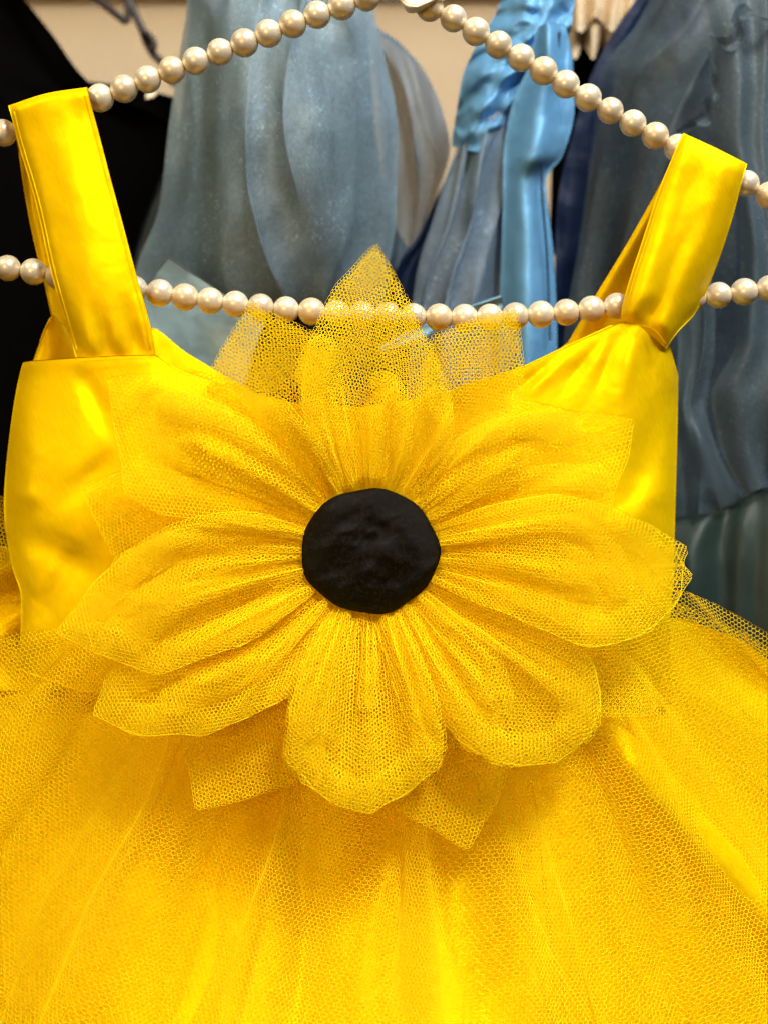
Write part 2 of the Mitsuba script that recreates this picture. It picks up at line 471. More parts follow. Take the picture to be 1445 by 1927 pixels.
add('shirred_sleeve', cloth(G, 0.0006), 'blue_satin', k, label='gathered blue satin shoulder with puckered rows')
G, U, V = loft([[(1008, 52, 108), (1035, 45, 104), (1062, 48, 110)], [(1000, 110, 108), (1035, 110, 100), (1076, 110, 110)], [(962, 200, 110), (1025, 200, 100), (1080, 200, 112)],
                [(948, 290, 112), (1010, 290, 99), (1058, 290, 112)], [(946, 345, 112), (1000, 345, 104), (1026, 345, 112)],
                [(944, 480, 114), (1000, 480, 102), (1040, 480, 114)], [(940, 620, 116), (1000, 620, 100), (1046, 620, 116)], [(930, 2200, 120), (1000, 2200, 100), (1052, 2200, 118)]],
               60, 130, lambda u, v, px, py: 1.2 * np.sin(v * 14 + 3.5 * u + 5 * F2(u * 2, v * 4, 95)) * (1 - sstep(0.40, 0.55, v)) + 3.0 * np.sin(u * 8 + 3 * F2(u * 2, v * 2, 96)))
add('bodice', cloth(G, 0.0008), 'blue_satin', k, label='shiny light blue satin bodice panel')
q = curve([(1052, 60), (1048, 120), (1046, 190), (1034, 260), (1018, 330), (1028, 480), (1034, 640)], 90)
add('seam', tube(P(q[:, 0], q[:, 1], 0.1035 + 0.003 * np.sin(np.linspace(0, 9, 90))), 0.0005, 6), 'navy_satin', k)
G, U, V = loft([[(905, 150, 126), (940, 180, 120), (965, 150, 122)], [(860, 270, 128), (905, 300, 116), (950, 280, 122)], [(815, 410, 132), (880, 420, 116), (948, 420, 124)],
                [(780, 540, 134), (860, 560, 116), (945, 560, 124)], [(760, 900, 136), (850, 900, 120), (945, 900, 124)]], 150, 200, fold_disp(5.0, 1.2, 101, 1.2, 0.4, 14))
add('sleeve', sheet(G), 'sky_organza', k, uv=guv(U + 8, V * 2), label='long sheer blue organza sleeve with vertical folds')
G, U, V = loft([[(900, 200, 150), (930, 200, 146), (960, 200, 150)], [(800, 420, 156), (880, 420, 142), (1000, 420, 150)], [(735, 560, 156), (860, 560, 142), (1000, 560, 150)], [(720, 2200, 156), (860, 2200, 142), (1000, 2200, 150)]],
               60, 80, fold_disp(5, 2.5, 104))
add('sleeve_lining', cloth(G, 0.0008), 'navy_satin', k)

# ------------------------------------------------------------------ cream ruffled garment and black one at the top
k = 'cream_ruffled_garment'
used[k] = 1
labels[k] = {'label': 'cream garment with ruffled hem seen between the blue dresses at the top', 'category': 'garment'}


def ruff(u, v, px, py):
    return 7 * np.sin(u * 30 + 3 * F2(u * 3, v * 2, 111)) * (0.3 + 0.7 * v) + 4 * (F2(u * 6, v * 3, 112) - 0.5)


G, U, V = loft([[(1040, -80, 240), (1140, -80, 232), (1270, -80, 236)], [(1050, 20, 238), (1140, 20, 228), (1260, 20, 234)],
                [(1058, 95, 236), (1082, 112, 232), (1096, 80, 234), (1114, 112, 228), (1128, 84, 232), (1148, 106, 230), (1160, 80, 232), (1200, 62, 230), (1250, 20, 234)]],
               160, 60, ruff, smooth_rows=False)
add('ruffle', cloth(G, 0.0008), 'cream_cotton', k)
G, U, V = loft([[(1058, -40, 232), (1130, -50, 222), (1215, -60, 226)], [(1066, 40, 228), (1092, 62, 222), (1120, 30, 222), (1150, 60, 220), (1190, 26, 224)]], 90, 30,
               lambda u, v, px, py: 5 * np.sin(u * 24 + 2 * F2(u * 3, v * 2, 113)), smooth_rows=False)
add('ruffle', cloth(G, 0.0008), 'cream_cotton', k)
q = np.linspace(0, 1, 2)
k = 'black_garment_001'
used[k] = 1
labels[k] = {'label': 'black garment showing in the gap below the cream ruffle', 'category': 'garment'}
G, U, V = loft([[(1040, 40, 262), (1150, 30, 258), (1260, 40, 262)], [(1040, 200, 262), (1150, 200, 256), (1260, 200, 262)], [(1030, 480, 262), (1150, 480, 256), (1260, 480, 262)]],
               40, 40, fold_disp(5, 2, 115))
add('body', cloth(G, 0.001), 'black_cloth', k)

# ------------------------------------------------------------------ slate blue organza dress at the right edge
k = 'slate_organza_dress'
used[k] = 1
labels[k] = {'label': 'dark slate blue organza dress with curling ruffle, behind the right yellow strap', 'category': 'dress'}
G, U, V = loft([[(1255, -80, 150), (1340, -80, 120), (1560, -80, 140)], [(1200, 40, 150), (1330, 40, 112), (1560, 40, 140)], [(1130, 140, 152), (1300, 150, 108), (1560, 150, 140)],
                [(1115, 260, 152), (1290, 260, 104), (1560, 260, 140)], [(1090, 450, 152), (1280, 460, 106), (1560, 460, 140)], [(1060, 650, 152), (1280, 650, 110), (1560, 650, 140)],
                [(1050, 960, 150), (1270, 980, 116), (1370, 955, 112), (1560, 905, 140)]], 150, 170, fold_disp(3.6, 1.4, 121, 1.4, 0.45, 22))
add('bodice', sheet(G), 'slate_organza', k, uv=guv(U * 2 + 11, V * 2.6), label='dark slate blue sheer organza bodice')
G, U, V = loft([[(1262, -80, 175), (1340, -80, 160), (1560, -80, 165)], [(1105, 160, 178), (1300, 160, 158), (1560, 150, 168)], [(1046, 420, 178), (1280, 460, 156), (1560, 460, 168)],
                [(1040, 650, 178), (1280, 650, 156), (1560, 650, 168)], [(1030, 980, 176), (1270, 1000, 150), (1560, 930, 165)]], 120, 120, fold_disp(8, 2.2, 131))
add('lining', cloth(G, 0.0008), 'navy_satin', k)
# sheer folds that fall over the bodice
for rows, sd in (([[(1300, -60, 92), (1380, -70, 84), (1520, -70, 100)], [(1325, 60, 92), (1390, 60, 80), (1520, 60, 100)], [(1338, 150, 90), (1400, 150, 78), (1520, 160, 100)], [(1338, 240, 90), (1400, 250, 78), (1520, 260, 100)],
                   [(1372, 360, 90), (1420, 380, 76), (1520, 380, 100)], [(1392, 480, 90), (1430, 500, 76), (1520, 500, 100)], [(1385, 640, 90), (1420, 640, 76), (1520, 650, 100)],
                   [(1338, 745, 90), (1400, 740, 78), (1520, 740, 100)], [(1352, 830, 92), (1410, 840, 84), (1520, 840, 102)], [(1400, 930, 94), (1430, 920, 90), (1520, 900, 104)]], 141),
                 ([[(1262, 470, 98), (1290, 470, 92), (1330, 480, 104)], [(1275, 640, 96), (1320, 640, 90), (1345, 640, 104)], [(1268, 760, 96), (1290, 770, 90), (1330, 760, 104)], [(1262, 830, 96), (1320, 830, 90), (1350, 850, 104)],
                   [(1262, 935, 98), (1350, 925, 94), (1400, 935, 106)], [(1262, 975, 100), (1340, 965, 96), (1405, 945, 108)]], 151)):
    G, U, V = loft(rows, 80, 140, fold_disp(2.6, 1.0, sd, 0.7, 0.4, 10))
    add('drape', sheet(G), 'slate_organza', k, uv=guv(U * 0.9 + sd, V * 2.6))
# the curling ruffle
for pts, rr, y0 in (([(1330, 52), (1336, 64), (1352, 70), (1370, 68), (1378, 56), (1374, 38), (1384, 16), (1400, 6), (1416, 22), (1428, 32), (1460, 36)], 24, 72),
                    ([(1330, 92), (1334, 140), (1338, 170), (1322, 190), (1318, 212), (1300, 226), (1270, 246)], 20, 80)):
    q = curve(pts, 150)
    tq = np.linspace(0, 1, 150)
    rows = []
    for w in np.linspace(0, 1, 9):
        rows.append(np.stack([q[:, 0] + w * rr * 0.9, q[:, 1] + w * rr * (0.7 + 0.4 * np.sin(tq * 12)), y0 + 9 * np.sin(w * 2.6) + 3 * np.sin(tq * 20 + w * 2)], -1))
    R = np.stack(rows)
    G = P(R[..., 0], R[..., 1], R[..., 2] * 1e-3)
    U, V = np.meshgrid(np.linspace(0, 1, 150), np.linspace(0, .2, 9))
    add('ruffle', sheet(G), 'slate_organza', k, uv=guv(U, V))
q = curve([(1255, 985), (1300, 972), (1340, 960), (1375, 948), (1415, 928), (1470, 900)], 60)
add('waist_seam', tube(P(q[:, 0], q[:, 1], 0.1035), 0.0009, 8), 'pine_satin', k)
G, U, V = loft([[(1160, 1000, 118), (1270, 978, 106), (1340, 962, 104), (1415, 932, 104), (1560, 880, 112)], [(1160, 1100, 112), (1270, 1080, 96), (1340, 1060, 92), (1415, 1050, 94), (1560, 1030, 104)],
                [(1160, 2300, 110), (1270, 2300, 90), (1340, 2300, 84), (1415, 2300, 90), (1560, 2300, 100)]], 120, 90, fold_disp(5, 2.6, 161, 0.8, 0.3))
mat('pine_satin', base_color=rgb(0.018, 0.036, 0.034), roughness=0.5, metallic=0.15, specular=0.35)
add('skirt', cloth(G, 0.0008), 'pine_satin', k, label='dark green blue skirt below the waist seam')

# ------------------------------------------------------------------ pearl hanger
k = 'pearl_hanger'
used[k] = 1
labels[k] = {'label': 'clothes hanger strung with cream pearls, carrying the yellow dress', 'category': 'hanger'}


def bead_mesh(seed):
    import trimesh
    s = trimesh.creation.icosphere(3, 0.00515)
    v = s.vertices.copy()
    r = np.random.default_rng(seed)
    a = r.normal(size=3)
    a /= np.linalg.norm(a)
    h = v @ a / 0.00515
    v *= (1 + 0.010 * np.exp(-(h / 0.05) ** 2) * (seed % 3 == 0) + 0.012 * (meshkit.noise(v * 260, seed) - 0.5))[:, None]
    return v, s.faces


def axis():
    a = rng.normal(size=3)
    return (a / np.linalg.norm(a)).tolist()


for nm, kk in (('pearl_warm', (0.96, 0.90, 0.80)), ('pearl_dull', (0.88, 0.86, 0.84))):
    mat(nm, base_color=proc(lambda p, n, uv, kk=kk: pearl_colour(p, n, uv) * mi.Color3f(*kk)), roughness=0.38, metallic=0.35, specular=0.8, clearcoat=0.25, clearcoat_gloss=0.35)
BEADS = [mikit.ply(bead_mesh(i), ('pearl', 'pearl_warm', 'pearl', 'pearl_dull')[i % 4], smooth=True) for i in range(12)]


def string(pts, y, first=0.0, name='bead'):
    q = curve(pts, 600)
    X = P(q[:, 0], q[:, 1], np.interp(np.linspace(0, 1, 600), np.linspace(0, 1, len(y)), y) * 1e-3)
    d = np.r_[0, np.cumsum(np.linalg.norm(np.diff(X, axis=0), axis=1))]
    s = first
    while s < d[-1]:
        c = np.array([np.interp(s, d, X[:, j]) for j in range(3)])
        i = used.get('pearl_hanger__' + name, 0)
        key = key_for('pearl_hanger__' + name)
        sz = rng.uniform(0.965, 1.03)
        scene[key] = {**BEADS[(i * 7 + i // 5) % 12], 'to_world': T().translate(c.tolist()).rotate(axis(), rng.uniform(0, 360)).scale([sz, sz, sz])}
        s += 0.0098
    return X


xa = string([(-38, 268), (8, 250), (52, 232), (100, 214), (145, 199), (190, 184), (283, 148), (377, 112), (468, 78), (560, 42), (652, 8), (742, -24)], [6, 6, 4, 2, 0], 0.0)
xb = string([(808, 14), (853, 35), (940, 86), (1025, 135), (1107, 185), (1190, 232), (1270, 276), (1350, 316), (1425, 357), (1500, 394)], [0, 2, 4, 6, 6], 0.0)
xc = string([(-32, 497), (18, 505), (68, 512), (180, 532), (283, 548), (380, 564), (485, 577), (585, 586), (690, 592), (795, 596), (890, 598), (985, 594), (1080, 586), (1165, 575), (1250, 566), (1340, 557), (1430, 545), (1490, 536)],
            [10, 12, 12, 12, 10], 0.0)
add('wire', join(*[tube(x[::6], 0.0011, 8) for x in (xa, xb, xc)]), 'wire', 'pearl_hanger')
# the cream ribbon wound round the top
rows = []
for w in np.linspace(0, 1, 12):
    a = -0.6 + w * 3.9
    rows.append([(742 + 8 * w, -40 + 34 * math.sin(a * 0.5), -6 * math.sin(a)), (768, -6 + 28 * w, -8 * math.sin(a) - 2), (795, -8 + 32 * w - 6 * w * w, -7 * math.sin(a) - 2), (838, -34 + 34 * w, -5 * math.sin(a))])
G, U, V = loft(rows, 40, 30, lambda u, v, px, py: 0.8 * np.sin(v * 24 + u * 5))
add('ribbon', cloth(G, 0.0007), 'cream_satin', 'pearl_hanger', label='cream satin ribbon at the peak of the pearl hanger')

# ------------------------------------------------------------------ yellow dress
k = 'yellow_dress'
used[k] = 1
labels[k] = {'label': 'yellow satin and tulle dress with a big tulle sunflower on its front', 'category': 'dress'}


def S(px, py):
    """The front of the dress (mm): flat at the bodice, the skirt swelling towards the viewer."""
    t = np.clip((py - 1110) / 800, 0, 1.4)
    x = (px - 640) / 722
    return -(70 * t ** 1.25) * (1 - 0.22 * np.clip(np.abs(x), 0, 1.3) ** 2) - 6 * sstep(1000, 1200, py) + 26 * sstep(0.55, 1.15, np.abs(x)) * sstep(1050, 1300, py)


def crease(u, v, u0, v0, ang, length, width, amp):
    """One soft crease of satin running from (u0, v0)."""
    c, s_ = math.cos(ang), math.sin(ang)
    a, b = (u - u0) * c + (v - v0) * s_, -(u - u0) * s_ + (v - v0) * c
    return amp * np.exp(-(b / width) ** 2) * sstep(-0.02, 0.05, a) * (1 - sstep(length * 0.4, length, a))


def bodice_disp(u, v, px, py):
    X, Z = px / 1000, py / 1000
    d = 3.0 * (F2(X * 5, Z * 4, 201, 2) - 0.5) * 2 + 0.35 * (F2(X * 18, Z * 14 + X * 5, 202, 3) - 0.5) * 2
    # gathers below the right strap seam
    for x0, a, am in ((1165, 1.9, 1.3), (1195, 1.72, -1.5), (1215, 1.5, 1.6), (1140, 2.2, 1.3), (1090, 2.35, -1.2), (1050, 2.4, 1.0), (1240, 1.4, -1.2)):
        y0 = 610 if x0 > 1150 else 610 + (1165 - x0) * 0.45
        d = d + crease(X, Z, x0 / 1000, y0 / 1000, a, 0.16, 0.012, am)
    # pulls on the left half
    for x0, y0, a, ln, wd, am in ((20, 935, 0.0, 0.10, 0.022, -1.2), (60, 1180, -0.95, 0.26, 0.03, 2.6), (150, 690, 1.1, 0.2, 0.02, 1.6), (300, 690, 2.2, 0.2, 0.02, -1.4), (240, 850, 2.5, 0.25, 0.03, 2.2),
                                  (40, 1000, 0.5, 0.22, 0.03, 2.0), (1262, 720, 1.9, 0.3, 0.03, 2.2), (1250, 900, 2.2, 0.2, 0.03, -2.0)):
        d = d + crease(X, Z, x0 / 1000, y0 / 1000, a, ln, wd, am)
    d = d * sstep(0.0, 0.10, v)
    d = d + 14 * np.exp(-np.clip(px - 15, 0, 999) / 26) + 16 * np.exp(-np.clip(1275 - px, 0, 999) / 26)    # the sides turn back
    return d


# bodice: the neckline runs from the left strap down behind the flower and up to the right strap
top = [(46, 682, 2), (60, 679, 1), (145, 673, 0), (220, 669, 0), (294, 668, 0), (335, 697, 0), (430, 730, 1), (560, 762, 2), (690, 768, 2), (820, 745, 1), (985, 690, 0), (1080, 645, 0), (1165, 606, 0), (1203, 606, 0), (1232, 616, 1), (1257, 648, 3), (1273, 705, 6)]
r2 = [(26, 780, 2), (150, 780, -1), (330, 790, -2), (560, 840, 0), (690, 850, 0), (820, 840, 0), (985, 800, -2), (1165, 770, -2), (1250, 770, 2), (1272, 790, 6)]
r3 = [(10, 950, 2), (150, 950, -2), (500, 960, -1), (700, 960, -1), (980, 950, -2), (1170, 950, -2), (1245, 950, 2), (1268, 950, 6)]
r4 = [(24, 1060, 2), (150, 1060, -1), (500, 1080, 0), (700, 1080, 0), (980, 1080, -1), (1170, 1080, -1), (1245, 1080, 2), (1264, 1080, 6)]
r5 = [(42, 1130, 2), (150, 1160, 0), (500, 1190, 1), (700, 1190, 1), (980, 1190, 0), (1170, 1190, 0), (1240, 1190, 3), (1258, 1190, 7)]
r6 = [(36, 1260, 6), (150, 1300, 6), (500, 1330, 8), (700, 1330, 8), (980, 1330, 8), (1170, 1330, 8), (1240, 1330, 10), (1258, 1330, 12)]
G, U, V = loft([top, r2, r3, r4, r5, r6], 190, 160, bodice_disp, smooth_rows=False)
add('bodice', cloth(G, 0.0010), 'yellow_satin', k, label='yellow satin bodice panel with a wide neckline')
edge = G[0]
i0, i1 = [int(np.argmin(np.abs(edge[:, 0] - P(x_, 700, 0)[0]))) for x_ in (298, 1160)]
add('neckline_seam', tube(edge[i0:i1] + [0, -0.0002, -0.0001], 0.00045, 6), 'yellow_satin', k)
for pts in ([(148, 678), (220, 674), (293, 671)], [(1168, 611), (1206, 611), (1232, 621), (1253, 647)]):
    q = curve(pts, 47)
    X_ = P(q[:, 0], q[:, 1] + 1.5, -0.0030)
    add('stitch_row', join(*[tube(X_[i:i + 2] * [1, 1, 1], 0.0002, 5) for i in range(0, 46, 2)]), 'yellow_thread', k, kind='stuff')


# the inside of the back, seen beside the strap and through the neckline
def lining_disp(u, v, px, py):
    return 3 * (F2(px / 120, py / 150, 211) - 0.5) * 2


G, U, V = loft([[(62, 690, 26), (84, 625, 22), (100, 592, 20), (125, 640, 34), (180, 655, 40), (290, 618, 44), (340, 660, 44), (396, 694, 44), (540, 780, 44), (700, 800, 44), (880, 760, 44), (1060, 655, 42), (1110, 610, 40), (1170, 560, 34), (1235, 640, 14)],
                [(50, 760, 20), (100, 720, 22), (180, 740, 36), (290, 720, 40), (396, 780, 40), (700, 860, 40), (1060, 760, 40), (1170, 720, 34), (1245, 740, 14)],
                [(40, 1100, 20), (200, 1100, 30), (396, 1100, 36), (700, 1100, 36), (1060, 1100, 36), (1240, 1100, 18)]], 120, 70, lining_disp, smooth_rows=False)
add('bodice_lining', cloth(G, 0.0010), 'yellow_satin', k, label='shaded inside of the yellow bodice back')
add('neckline_seam', tube(G[0][4:-4] + [0, -0.0003, 0], 0.0006, 6), 'yellow_satin', k)


# straps: up the front, over the pearl arm and down behind
def strap_left(u, v, px, py):
    d = 0.5 * np.sin(u * 7 + 3 * F2(u * 2, v * 3, 221)) + 1.2 * (F2(u * 3, v * 6, 222) - 0.5) * 2
    d = d * sstep(0, 0.06, v) + 1.2 * np.sin(u * 17 + 1) * sstep(0.16, 0.05, v) * sstep(0, 0.05, v) + 2.2 * np.exp(-(u / 0.07) ** 2) + 1.5 * np.exp(-((1 - u) / 0.06) ** 2)
    return d


A = [[(148, 686, 1.6), (220, 683, 1.6), (295, 679, 1.6)], [(130, 625, -1.0), (209, 622, -1.8), (285, 622, -1.0)], [(98, 512, -3), (178, 507, -5), (253, 502, -3)], [(70, 385, -3), (143, 370, -5.5), (213, 352, -4)],
     [(35, 265, -4), (107, 245, -6), (179, 222, -5)], [(21, 212, -5.5), (90, 190, -7), (167, 176, -6.5)], [(17, 201, -3), (88, 178, -3), (165, 166, -3)], [(20, 204, 7), (90, 184, 8), (168, 172, 7)],
     [(30, 250, 11), (90, 240, 13), (150, 230, 12)], [(52, 390, 17), (100, 390, 19), (150, 390, 18)], [(76, 500, 22), (115, 500, 25), (155, 500, 24)], [(99, 594, 22), (125, 620, 32), (150, 640, 34)]]
G, U, V = loft(A, 46, 170, strap_left, at=[0, .07, .19, .32, .44, .5, .52, .545, .6, .75, .88, 1])
add('strap', cloth(G, 0.0009), 'yellow_satin', k, label='wide yellow satin strap over the left arm of the pearl hanger')
for c in (2, 43):
    add('strap_hem', tube(G[5:85, c] + [0, -0.0006, 0], 0.00045, 6), 'yellow_satin', k)


def strap_right(u, v, px, py):
    d = 1.5 * np.sin(u * 11 + 1.2 + 3.5 * F2(u * 1.6, v * 2.2, 231)) + 1.2 * (F2(u * 3, v * 3, 232) - 0.5) * 2
    d = d * (0.5 + 0.7 * sstep(0.4, 0.1, v)) * sstep(0, 0.05, v) + 1.8 * np.exp(-(u / 0.06) ** 2) + 1.8 * np.exp(-((1 - u) / 0.06) ** 2)
    return d


A = [[(1167, 616, 1.6), (1206, 619, 1.6), (1252, 655, 4)], [(1170, 588, -0.8), (1218, 594, -2.2), (1270, 628, 1.5)], [(1180, 545, -2), (1242, 552, -5), (1306, 588, 5)], [(1210, 450, -3), (1282, 455, -6), (1352, 483, 0)],
     [(1241, 355, -4), (1315, 365, -6.5), (1382, 388, -4)], [(1272, 280, -5), (1335, 300, -7), (1397, 330, -6)], [(1284, 252, -3), (1345, 280, -3), (1404, 310, -3)], [(1282, 262, 7), (1340, 288, 8), (1400, 318, 7)],
     [(1255, 320, 12), (1305, 340, 15), (1350, 370, 14)], [(1190, 440, 20), (1240, 450, 25), (1270, 480, 24)], [(1118, 560, 30), (1165, 575, 34), (1195, 600, 33)], [(1062, 656, 40), (1110, 680, 42), (1150, 700, 42)]]
G, U, V = loft(A, 46, 170, strap_right, at=[0, .04, .12, .27, .41, .5, .52, .545, .62, .75, .88, 1])
add('strap', cloth(G, 0.0009), 'yellow_satin', k, label='wide yellow satin strap over the right arm of the pearl hanger')
add('strap_hem', tube(G[6:85, 2] + [0, -0.0006, 0], 0.00045, 6), 'yellow_satin', k)

# ------------------------------------------------------------------ skirt: satin underneath, two layers of tulle over it
AX, AY = 690.0, 330.0                        # where the skirt's folds would meet


def skirt_uv(px, py):
    return np.arctan2(px - AX, py - AY), np.hypot(px - AX, py - AY) / 5.0


def skirt_fold(th, r, seed, sharp=1.0):
    g = sstep(150, 330, r) * 0.8 + 0.25
    w = th + 0.05 * (N2(th * 6, r / 60, seed) - 0.5) * 2
    d = 5.5 * (1 - np.abs(np.sin(w * 8.5 + 0.9 + seed))) ** 1.3 + 4.5 * np.sin(w * 21 + 4 * N2(th * 4, r / 90, seed + 1)) * N2(th * 6, r / 120, seed + 2)
    d = d + 5 * F2(th * 7, r / 70, seed + 4, 2) + 3.4 * (1 - np.abs(np.sin(w * 30 + 5 * N2(th * 5, r / 70, seed + 5)))) * sharp * (0.4 + N2(th * 9, r / 80, seed + 6))
    for t0, am, wd in () if sharp < 1 else ((-0.235, 12, 0.040), (0.125, 10, 0.035), (0.36, 7, 0.03), (-0.47, 6, 0.04)):
        x = (w - t0) / wd
        d = d + am * np.where(x > 0, np.exp(-x * 0.55), np.exp(x * 3.0))       # pressed folds with one steep side
    return d * g * 1.5


def skirt_map(seed, off, sharp=1.0):
    def m(u, v):
        th = u / 300.0
        w = th + 0.05 * (N2(th * 6, v / 60, seed) - 0.5) * 2
        lean = 0.024 * np.sin(w * 30 + 3 * N2(th * 4, v / 110, seed + 8)) * (0.2 + 1.1 * N2(th * 7, v / 140, seed + 9)) + 0.007 * np.sin(w * 75 + 4 * N2(th * 6, v / 80, seed + 10))
        t2 = th + lean * sstep(155, 200, v)
        px, py = AX + v * 5 * np.sin(t2), AY + v * 5 * np.cos(t2)
        return px, py, S(px, py) + off + skirt_fold(th, v, seed, sharp)
    return m


SK1 = shapely.Polygon([(-140, 1195), (0, 1186), (45, 1190), (110, 1180), (300, 1150), (700, 1130), (1100, 1105), (1230, 1100), (1292, 1113), (1345, 1135), (1400, 1165), (1445, 1190), (1500, 1225), (1590, 1300), (1590, 2010), (-140, 2010)])
SK2 = shapely.Polygon([(-140, 1205), (30, 1200), (300, 1170), (700, 1150), (1100, 1130), (1280, 1135), (1400, 1190), (1500, 1260), (1590, 1340), (1590, 2010), (-140, 2010)])
LO, HI = [-300 * 0.92, 145], [300 * 0.80, 372]
add('skirt_tulle', net(skirt_map(301, 0), SK1, LO, HI, cell=0.98, thread=0.265, turn=0.2, seed=11), 'yellow_tulle', k, smooth=False, label='outer yellow tulle layer of the skirt with pressed folds')
add('skirt_tulle', net(skirt_map(317, 9), SK2, LO, HI, cell=0.98, thread=0.265, turn=0.75, seed=12), 'yellow_tulle', k, smooth=False)


def skirt_lining(u, v, px, py):
    th, r = skirt_uv(px, py)
    d = S(px, py) + 26 + skirt_fold(th, r, 333, 0.2) * 0.9
    x = (th - 0.47 - 0.05 * np.sin(r / 45)) / 0.05
    return d - 19 * np.exp(-x ** 2) * sstep(205, 245, r)            # the satin fold that pushes up against the tulle at the right


G, U, V = loft([[(-160, 1230, 0), (300, 1200, 0), (700, 1180, 0), (1100, 1160, 0), (1290, 1165, 0), (1400, 1210, 0), (1600, 1360, 0)], [(-160, 2020, 0), (700, 2020, 0), (1600, 2020, 0)]], 180, 120, skirt_lining, smooth_rows=False)
add('skirt_lining', cloth(G, 0.0009), 'yellow_satin', k, label='yellow satin under the tulle of the skirt')

# the tulle at the left edge, behind the bodice
RP = shapely.Polygon([(-160, 900), (-20, 925), (10, 935), (60, 1010), (80, 1100), (60, 1150), (-20, 1160), (-160, 1180)])
for i in range(2):
    add('side_ruffle', net(lambda u, v: (u * 5, v * 5, 26 + 7 * i + 5 * np.sin(v / 5.0 + u / 14) + 3 * F2(u / 9, v / 9, 340 + i)), RP, [-33, 178], [18, 238], cell=0.9, thread=0.27, turn=0.3 + i, seed=21 + i), 'yellow_tulle', k, smooth=False)
G, U, V = loft([[(-160, 1035, 44), (0, 1030, 42), (90, 1035, 44)], [(-160, 1180, 34), (0, 1150, 30), (90, 1120, 40)], [(-160, 1300, 30), (0, 1300, 26), (90, 1300, 30)]], 40, 40, lambda u, v, px, py: 3 * np.sin(v * 14 + u * 3))
add('side_lining', cloth(G, 0.0009), 'yellow_satin', k)

# ------------------------------------------------------------------ the tulle flower
FX, FY = 696.0, 1037.0
FL = k + '__flower'


DRAPES = {}


